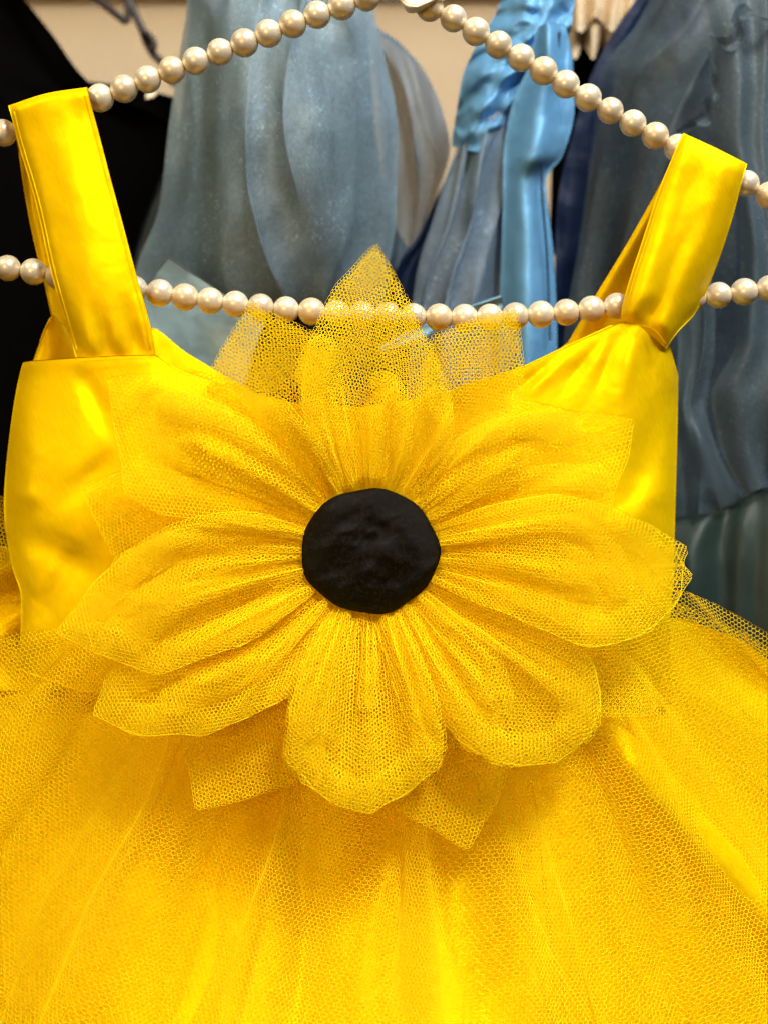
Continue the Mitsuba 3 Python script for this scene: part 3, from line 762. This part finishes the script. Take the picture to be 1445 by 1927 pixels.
def petal(outline, front, height, lip=0.0, roll=6.0, seed=0, layers=None, off=0.0, cup=0.0, cell=0.92, thread=0.235, pleat=1.0, folds=(), rolls=(), inset=4.5, full=1.35, rim=0.10, **lab):
    layers = layers or (3 if front else 2)
    o = resample(outline, 90)
    nn = np.gradient(o, axis=0)
    nn = np.stack([-nn[:, 1], nn[:, 0]], -1) / (np.linalg.norm(nn, axis=1, keepdims=True) + 1e-9)
    o = o + nn * ((F2(np.arange(90) / 7.0, seed * 3.1, 66, 3) - 0.5) * (26 if front else 12))[:, None]
    poly = shapely.Polygon(np.vstack([o, [[FX, FY]]])).buffer(0)
    if poly.geom_type != 'Polygon':
        poly = max(poly.geoms, key=lambda g: g.area)
    line = shapely.LineString(o)
    rad = np.hypot(o[:, 0] - FX, o[:, 1] - FY) / 5
    far = o[rad.argmax()]
    axis = math.atan2(far[1] - FY, far[0] - FX)
    axis = math.atan2((o[:, 1] - FY).mean(), (o[:, 0] - FX).mean())
    L = rad.max()
    R0 = L * 1.12 + 6
    th_all = (np.arctan2(o[:, 1] - FY, o[:, 0] - FX) - axis + np.pi) % (2 * np.pi) - np.pi
    half = max(abs(th_all.min()), abs(th_all.max())) + 0.12

    def width(r):
        return r * (1 + full * np.exp(-np.clip(r - 24, -6, 999) / 24))

    # the cloth as a grid in (angle, radius); it is wider than the room it has near the disc, so it buckles into gathers that merge outwards
    Q = None
    from scipy.ndimage import map_coordinates
    # coarse to fine: wide folds form first and take up most of the spare cloth
    for cs, steps in ((5.0, 160), (2.4, 70), (1.1, 22)):
        nc, nr = int(np.clip(2 * half * width(40) / cs, 8, 130)), int((L + 3 - 19.5) / (cs * 1.25)) + 2
        tg, rg = np.linspace(-half, half, nc), np.linspace(19.5, L + 3, nr)
        TH, RR = np.meshgrid(tg, rg)
        A_ = TH + axis
        X0, Z0 = RR * np.cos(A_), RR * np.sin(A_)
        dl = shapely.distance(line, shapely.points(FX + 5 * X0, FY + 5 * Z0)) / 5.0
        inside_ = shapely.contains_xy(poly, FX + 5 * X0, FY + 5 * Z0)
        s_ = np.clip((RR - 23) / (L - 23), 0, 1.05)
        y0 = (-26 if front else -9) + off
        SS = S(FX + 5 * X0, FY + 5 * Z0)
        guide = SS + y0 * (1 - 0.30 * s_) - height * np.sin(np.pi * np.clip(s_, 0, 1) ** 0.85 * 0.92)
        guide = guide + cup * np.exp(-((TH / (half * 0.55)) ** 2)) * np.sin(np.pi * np.clip(s_ * 1.05, 0, 1)) + roll * np.exp(-dl / 5.0) * sstep(0.25, 0.6, s_)
        guide = guide - lip * np.exp(-((dl - 4.0) / 4.5) ** 2) * sstep(0.45, 0.75, s_)
        guide = guide + (F2(A_ * 2.6 + seed, RR / 30, 40 + seed, 2) - 0.5) * 20 * s_
        lim = SS - (4.0 if front else 1.5)
        guide = np.minimum(guide, lim)
        hub = S(FX, FY) - 28.5 + (0 if front else 12)
        ph = 23 * A_ + 4.0 * N2(A_ * 3.1, RR / 40, 3 + seed) + seed
        guide = hub + (guide - hub) * sstep(24.0, 44.0, RR)
        Q0 = np.stack([X0, guide, Z0], -1)
        pin = RR < 24.5
        near_ = np.exp(-np.clip(RR - 24, 0, 999) / 20)
        if Q is None:
            ph2 = 9.5 * A_ + 4.5 * N2(A_ * 2.2, RR / 40, 5 + seed) + 2 * seed
            mid_ = sstep(28, 50, RR)
            Q = np.stack([X0, np.minimum(guide + 9.0 * mid_ * np.sin(ph2) * pleat, lim), Z0], -1)
        else:
            gi = np.meshgrid(np.linspace(0, Q.shape[0] - 1, nr), np.linspace(0, Q.shape[1] - 1, nc), indexing='ij')
            Q = np.stack([map_coordinates(Q[..., c], gi, order=3, mode='nearest') for c in range(3)], -1)
            if cs < 3:
                lean = (0.8 * near_ * np.sin(ph + 1.1))[..., None]
                Q = Q + lean * np.stack([-np.sin(A_), 0 * A_, np.cos(A_)], -1)
                Q[..., 1] += (2.6 if cs > 2 else 1.0) * near_ * np.sin(ph)
        Q[pin] = Q0[pin]
        Q[pin, 1] = (hub + 1.2 * np.sin(ph))[pin]
        kxy = np.where(pin, 1.0, 0.001 + 0.035 * np.exp(-dl / 2.5) * sstep(0.3, 0.6, s_) + 0.03 * (~inside_))[..., None]
        ky = np.where(pin, 0.0, 0.001 + 0.003 * np.exp(-dl / 2.5))
        dth, drr = tg[1] - tg[0], rg[1] - rg[0]
        hor = width(RR) * dth * (1 + rim * pleat * s_)
        ver = np.full_like(hor, drr * 1.02)
        dg = np.hypot(hor[:-1, :-1], drr)
        free = (~pin)[..., None].astype(float)
        Vq = np.zeros_like(Q)

        def fix(a, b, rest, k):
            """Pull two slices of the grid to their distance."""
            d = Q[b] - Q[a]
            n = np.linalg.norm(d, axis=-1, keepdims=True) + 1e-9
            c = d * ((n - rest[..., None]) / n) * (0.5 * k)
            Q[a] += c * free[a]
            Q[b] -= c * free[b]

        sl = np.s_
        for it in range(steps):
            old = Q.copy()
            Q += Vq * 0.85
            for p0 in (0, 1):
                m = (nc - p0) // 2 * 2
                fix(sl[:, p0:p0 + m:2], sl[:, p0 + 1:p0 + m:2], hor[:, p0:p0 + m:2], 0.8)
                m = (nr - p0) // 2 * 2
                fix(sl[p0:p0 + m:2], sl[p0 + 1:p0 + m:2], ver[p0:p0 + m:2], 0.8)
            for (a, b) in ((sl[:-1:2, :-1:2], sl[1::2, 1::2]), (sl[:-1:2, 1::2], sl[1::2, :-1:2])):
                qa, qb = Q[a], Q[b]
                mm, kk_ = min(qa.shape[0], qb.shape[0]), min(qa.shape[1], qb.shape[1])
                d = qb[:mm, :kk_] - qa[:mm, :kk_]
                n = np.linalg.norm(d, axis=-1, keepdims=True) + 1e-9
                c = d * ((n - dg[::2, ::2][:mm, :kk_, None]) / n) * 0.05
                Q[a][:mm, :kk_] += c * free[a][:mm, :kk_]
                Q[b][:mm, :kk_] -= c * free[b][:mm, :kk_]
            kb = 0.03 if cs > 3 else 0.09 if cs > 2 else 0.22           # stiffness against sharp bends
            lap = np.zeros_like(Q)
            lap[:, 1:-1] = (Q[:, 2:] + Q[:, :-2]) / 2 - Q[:, 1:-1]
            Q += lap * kb * free
            lap = np.zeros_like(Q)
            lap[1:-1] = (Q[2:] + Q[:-2]) / 2 - Q[1:-1]
            Q += lap * kb * 2.0 * free
            Q[..., 0::2] += (Q0[..., 0::2] - Q[..., 0::2]) * kxy
            Q[..., 1] += (Q0[..., 1] - Q[..., 1]) * ky
            Q[..., 1] = np.minimum(Q[..., 1], lim + 0.15 * (Q[..., 1] - lim))
            Vq = Q - old
    DRAPES[seed] = Q, inside_

    # the net's own coordinates: u is measured along the cloth, so it depends on the radius
    def flat_cloth(u, v):
        vv = np.maximum(v, 3.0)
        th = u / width(vv)
        return FX + 5 * vv * np.cos(th + axis), FY + 5 * vv * np.sin(th + axis)

    def unflat_cloth(px, py):
        th = (np.arctan2(py - FY, px - FX) - axis + np.pi) % (2 * np.pi) - np.pi
        r = np.hypot(px - FX, py - FY) / 5
        return th * width(r), r

    def mapping(layer):
        def m(u, v):
            th = u / width(v)
            ij = [(v - rg[0]) / drr, (th - tg[0]) / dth]
            o_ = [map_coordinates(Q[..., c], ij, order=1, mode='nearest') for c in range(3)]
            s = np.clip((v - 23) / (L - 23), 0, 1)
            return FX + 5 * o_[0], FY + 5 * o_[2], o_[1] + layer * (1.2 + 1.2 * s) + (0.9 * layer * s * (N2(th * 9, v / 9, seed + layer) - 0.5) * 2)
        return m

    ms = []
    for j in range(layers):
        pj = poly if j == 0 else poly.buffer(-inset * j, join_style=2)
        pj = pj if pj.geom_type == 'Polygon' else max(pj.geoms, key=lambda g: g.area)
        ms.append(net(mapping(j), pj, [-half * R0, 19.5], [half * R0, L + 2], cell=cell, thread=thread, turn=0.4 + 0.55 * j + seed * 0.37, seed=400 + seed * 5 + j, flat=flat_cloth, unflat=unflat_cloth))
    if lip > 0:
        band = poly.intersection(line.buffer(62))
        band = band if band.geom_type == 'Polygon' else max(band.geoms, key=lambda g: g.area)
        mp = mapping(0)

        def over(u, v):
            px, py, y = mp(u, v)
            d = shapely.distance(line, shapely.points(*flat_cloth(u, v))) / 5.0
            return px, py, y - 1.2 - 2.6 * np.sin(np.clip(d / 12.0, 0, 1) * np.pi)
        ms.append(net(over, band, [-half * R0, 24], [half * R0, L + 2], cell=cell, thread=thread, turn=1.3 + seed, seed=450 + seed, flat=flat_cloth, unflat=unflat_cloth))
    for q, fo in enumerate(folds):                        # loose folds of the same cloth that lie on top, towards the middle
        pf = shapely.Polygon(fo).buffer(6).buffer(-6)
        lf = pf.exterior
        mf = mapping(0)

        def loose(u, v):
            px, py, y = mf(u, v)
            d = shapely.distance(lf, shapely.points(*flat_cloth(u, v))) / 5.0
            return px, py, y - 1.0 - 6.5 * sstep(0, 7.0, d) - 1.5 * np.sin(d * 0.9) * np.exp(-d / 6)
        for j in range(2):
            ms.append(net(lambda u, v, j=j: (lambda r: (r[0], r[1], r[2] + 1.3 * j))(loose(u, v)), pf if j == 0 else pf.buffer(-4), [-half * R0 * 1.2, 19.5], [half * R0 * 1.2, L + 2],
                          cell=cell, thread=thread, turn=0.9 * q + seed + 0.5 * j, seed=700 + seed * 5 + q + 31 * j, flat=flat_cloth, unflat=unflat_cloth))
    for q, (pts, w_, h_) in enumerate(rolls):            # cloth rolled up into soft tubes that start at the gathers
        lr = shapely.LineString(curve(pts, 60))
        ln_r = lr.length
        pr = shapely.union_all([lr.interpolate(t, normalized=True).buffer(w_ / 2 * (0.42 + 0.58 * t ** 0.6)) for t in np.linspace(0, 1, 50)])
        pr = pr.buffer(2)
        mr = mapping(0)

        def tubed(u, v, lr=lr, ln_r=ln_r, w_=w_, h_=h_):
            px, py, y = mr(u, v)
            pp = shapely.points(*flat_cloth(u, v))
            t = shapely.line_locate_point(lr, pp) / ln_r
            d = shapely.distance(lr, pp) / (w_ / 2 * (0.42 + 0.58 * t ** 0.6) + 2)
            return px, py, y - 0.6 - h_ * (0.5 + 0.5 * sstep(0, 0.4, t)) * np.sqrt(np.clip(1 - d * d, 0, 1)) * (1 - 0.55 * sstep(0.75, 1.0, t))
        for j in range(2):
            ms.append(net(lambda u, v, j=j, f=tubed: (lambda r: (r[0], r[1], r[2] + 1.2 * j))(f(u, v)), pr if j == 0 else pr.buffer(-5), [-half * R0 * 1.3, 19.5], [half * R0 * 1.3, L + 3],
                          cell=cell, thread=thread, turn=0.7 * q + seed + 0.6 * j, seed=900 + seed * 9 + q + 51 * j, flat=flat_cloth, unflat=unflat_cloth))
    return add('petal', join(*ms), 'yellow_tulle', FL, smooth=False, **lab)


# petals sewn on behind
petal([(560, 860), (500, 800), (395, 695), (470, 564), (520, 590), (590, 625), (640, 700), (650, 900)], False, 5, roll=0, seed=2, off=-2, pleat=.8, layers=3, cell=0.88, label='tulle petal corner standing up left of the topmost petal')
petal([(760, 900), (780, 760), (812, 628), (880, 600), (974, 575), (987, 692), (985, 760), (850, 880)], False, 5, roll=0, seed=3, off=-2, pleat=.8, layers=3, cell=0.88, label='square tulle petal corner right of the topmost petal')
petal([(590, 1060), (400, 1120), (215, 1055), (145, 912), (250, 880), (400, 900), (590, 1000)], False, 4, roll=0, inset=45, seed=5, label='pale tulle petal corner lying on the left bodice')
petal([(640, 1140), (450, 1290), (340, 1370), (368, 1526), (460, 1505), (556, 1478), (640, 1300), (690, 1150)], False, 5, roll=0, seed=8, off=-3, label='tulle petal corner under the lower left petals')
petal([(690, 1150), (700, 1400), (745, 1525), (880, 1602), (935, 1510), (960, 1445), (900, 1300), (760, 1130)], False, 5, roll=0, seed=10, off=-3, label='tulle petal corner pointing down at the lower right')
petal([(800, 1060), (1000, 1130), (1100, 1150), (1222, 1265), (1245, 1345), (1130, 1350), (960, 1300), (790, 1120)], False, 5, roll=0, seed=13, off=-3, label='tulle petal corner at the right over the skirt')
# petals in front, clockwise from the top
petal([(610, 950), (570, 790), (556, 690), (600, 600), (640, 530), (710, 457), (765, 545), (812, 640), (846, 720), (855, 790), (830, 850), (790, 950)], True, 17, roll=3, pleat=1.25, rolls=[([(640,930),(600,840),(588,740),(605,660)],54,6),([(740,925),(755,840),(750,755),(722,725)],50,6),([(800,920),(835,840),(825,750)],44,5)], seed=1, off=-4, cup=7, layers=3, cell=0.86, folds=[[(640,930),(655,860),(672,790),(700,745),(735,712),(757,722),(762,790),(752,850),(742,930)],[(620,930),(585,850),(566,760),(575,690),(592,690),(625,740),(650,830),(660,930)]], label='topmost pointed tulle petal standing over the pearl bar')
petal([(740, 950), (800, 860), (880, 790), (985, 752), (1095, 770), (1193, 787), (1180, 870), (1155, 948), (1040, 985), (900, 1010), (800, 1010)], True, 18, roll=3, pleat=1.25, rolls=[([(775,945),(850,860),(950,810),(1060,805)],60,5.5),([(800,985),(900,930),(1020,900),(1120,905)],54,5)], inset=40, cell=1.0, thread=0.30, seed=14, off=3, folds=[[(775,960),(820,900),(900,850),(985,820),(1010,850),(985,900),(900,940),(800,985)]], label='square cornered tulle petal at the upper right')
petal([(790, 1000), (900, 960), (1040, 930), (1150, 945), (1230, 990), (1293, 1033), (1280, 1060), (1302, 1083), (1270, 1140), (1225, 1190), (1160, 1208), (1100, 1216), (980, 1165), (800, 1090)], True, 22, roll=8, lip=2, pleat=1.5, rolls=[([(820,1030),(940,1000),(1060,990),(1135,1030),(1165,1100)],56,5.5),([(815,1065),(920,1095),(1020,1135),(1110,1170)],56,5.5)], inset=16, seed=12, off=-5, folds=[[(810,1030),(930,1000),(1050,985),(1120,1020),(1150,1080),(1130,1135),(1040,1130),(930,1090),(815,1062)]], label='long tulle petal reaching out to the right with two corners')
petal([(790, 1060), (900, 1110), (1020, 1170), (1105, 1235), (1130, 1300), (1128, 1365), (1050, 1440), (960, 1450), (880, 1410), (815, 1345), (770, 1230), (740, 1130)], True, 22, roll=8, lip=6, pleat=1.5, rolls=[([(785,1110),(880,1175),(985,1235),(1075,1310),(1085,1370)],66,6),([(765,1135),(815,1240),(870,1340),(940,1415)],56,5)], seed=11, off=2, folds=[[(775,1110),(870,1160),(940,1230),(975,1320),(940,1380),(880,1340),(830,1250),(765,1140)]], label='rounded curled tulle petal at the lower right')
petal([(640, 1130), (570, 1260), (547, 1330), (552, 1410), (565, 1478), (640, 1515), (700, 1530), (770, 1495), (826, 1440), (828, 1380), (800, 1280), (760, 1130)], True, 22, roll=8, lip=7, pleat=1.5, rolls=[([(655,1150),(610,1225),(578,1320),(572,1420)],74,6.5),([(742,1150),(772,1240),(800,1330),(806,1405)],64,6),([(698,1160),(700,1240),(690,1330)],40,3.5)], seed=9, off=-6, cup=8, folds=[[(650,1150),(600,1220),(560,1310),(553,1400),(580,1440),(625,1400),(655,1300),(675,1160)],[(710,1155),(735,1230),(770,1310),(790,1400),(815,1420),(826,1370),(795,1280),(745,1150)]], label='curled cup shaped tulle petal at the bottom')
petal([(640, 1100), (540, 1130), (350, 1200), (200, 1270), (172, 1345), (255, 1382), (380, 1385), (540, 1320), (600, 1230), (665, 1150)], True, 20, roll=8, lip=5, pleat=1.5, rolls=[([(630,1120),(550,1195),(440,1275),(330,1320)],62,6)], seed=7, off=3, folds=[[(630,1130),(540,1180),(430,1230),(340,1270),(340,1320),(420,1320),(520,1270),(640,1160)]], label='rounded curled tulle petal at the lower left')
petal([(600, 1000), (480, 965), (350, 985), (240, 1035), (165, 1110), (103, 1190), (180, 1235), (300, 1270), (450, 1220), (560, 1150), (620, 1090)], True, 20, roll=7, lip=2, pleat=1.5, rolls=[([(590,1010),(470,985),(350,1005),(240,1070)],56,5.5),([(595,1070),(470,1085),(340,1135),(250,1200)],60,5.5)], seed=6, off=-5, folds=[[(595,1030),(470,1020),(350,1050),(240,1120),(230,1160),(300,1170),(420,1120),(590,1060)],[(610,1090),(500,1120),(380,1180),(330,1230),(400,1230),(520,1180),(625,1110)]], label='long tulle petal tapering to the left edge of the flower')
petal([(640, 960), (590, 860), (540, 790), (460, 725), (395, 695), (300, 700), (203, 712), (215, 810), (240, 930), (300, 965), (430, 985), (590, 1010)], True, 18, roll=3, pleat=1.25, rolls=[([(605,950),(530,870),(430,800),(330,765)],60,5.5),([(630,930),(580,840),(520,770)],46,4.5)], inset=40, cell=1.0, thread=0.30, seed=4, off=2, folds=[[(610,960),(540,890),(450,830),(370,800),(330,830),(380,880),(480,930),(600,985)]], label='broad square cornered tulle petal at the upper left')

# the black satin disc
NR, NA = 46, 180
rr = np.linspace(0, 1.0, NR)
ta = np.linspace(0, 2 * np.pi, NA, endpoint=False)
rim = 25.4 * (1 + 0.014 * np.sin(5 * ta + 1) + 0.010 * np.sin(9 * ta + 2) + 0.012 * (N2(np.cos(ta) * 3 + 9, np.sin(ta) * 3 + 9, 71) - 0.5) * 2)
A_, R_ = np.meshgrid(ta, rr)
dx, dz = np.cos(A_) * R_ * rim * 1.02, np.sin(A_) * R_ * rim * 0.925
wr = 2.0 * (F2(dx / 11, dz / 7 + dx / 22, 73, 3) - 0.5) * 2 + 0.10 * np.sin(A_ * 22 + 3 * F2(dx / 5, dz / 5, 74)) * R_ ** 8
yy = S(FX, FY) - 35.8 - 1.8 * (1 - R_ ** 2) - wr * (1 - 0.6 * R_ ** 4) + 1.6 * R_ ** 14
top_ = P(FX + dx * 5, FY + dz * 5, yy * 1e-3)
b_ = top_[-1] + [0, 0.0045, 0]
b_ = b_ * [0.96, 1, 0.96] + top_[-1].mean(0) * [0.04, 0, 0.04]
Gd = np.concatenate([top_, b_[None]], 0)
i, j = np.meshgrid(np.arange(NR), np.arange(NA), indexing='ij')
qd = np.stack([i * NA + j, i * NA + (j + 1) % NA, (i + 1) * NA + (j + 1) % NA, (i + 1) * NA + j], -1).reshape(-1, 4)
V_ = np.vstack([Gd.reshape(-1, 3), b_.mean(0)[None]])
cap = np.stack([NR * NA + np.arange(NA), NR * NA + (np.arange(NA) + 1) % NA, np.full(NA, len(V_) - 1)], -1)
add('centre', (V_, np.vstack([quad_tri(qd), cap])), 'black_satin', FL, smooth=True, label='round black satin disc at the heart of the flower')
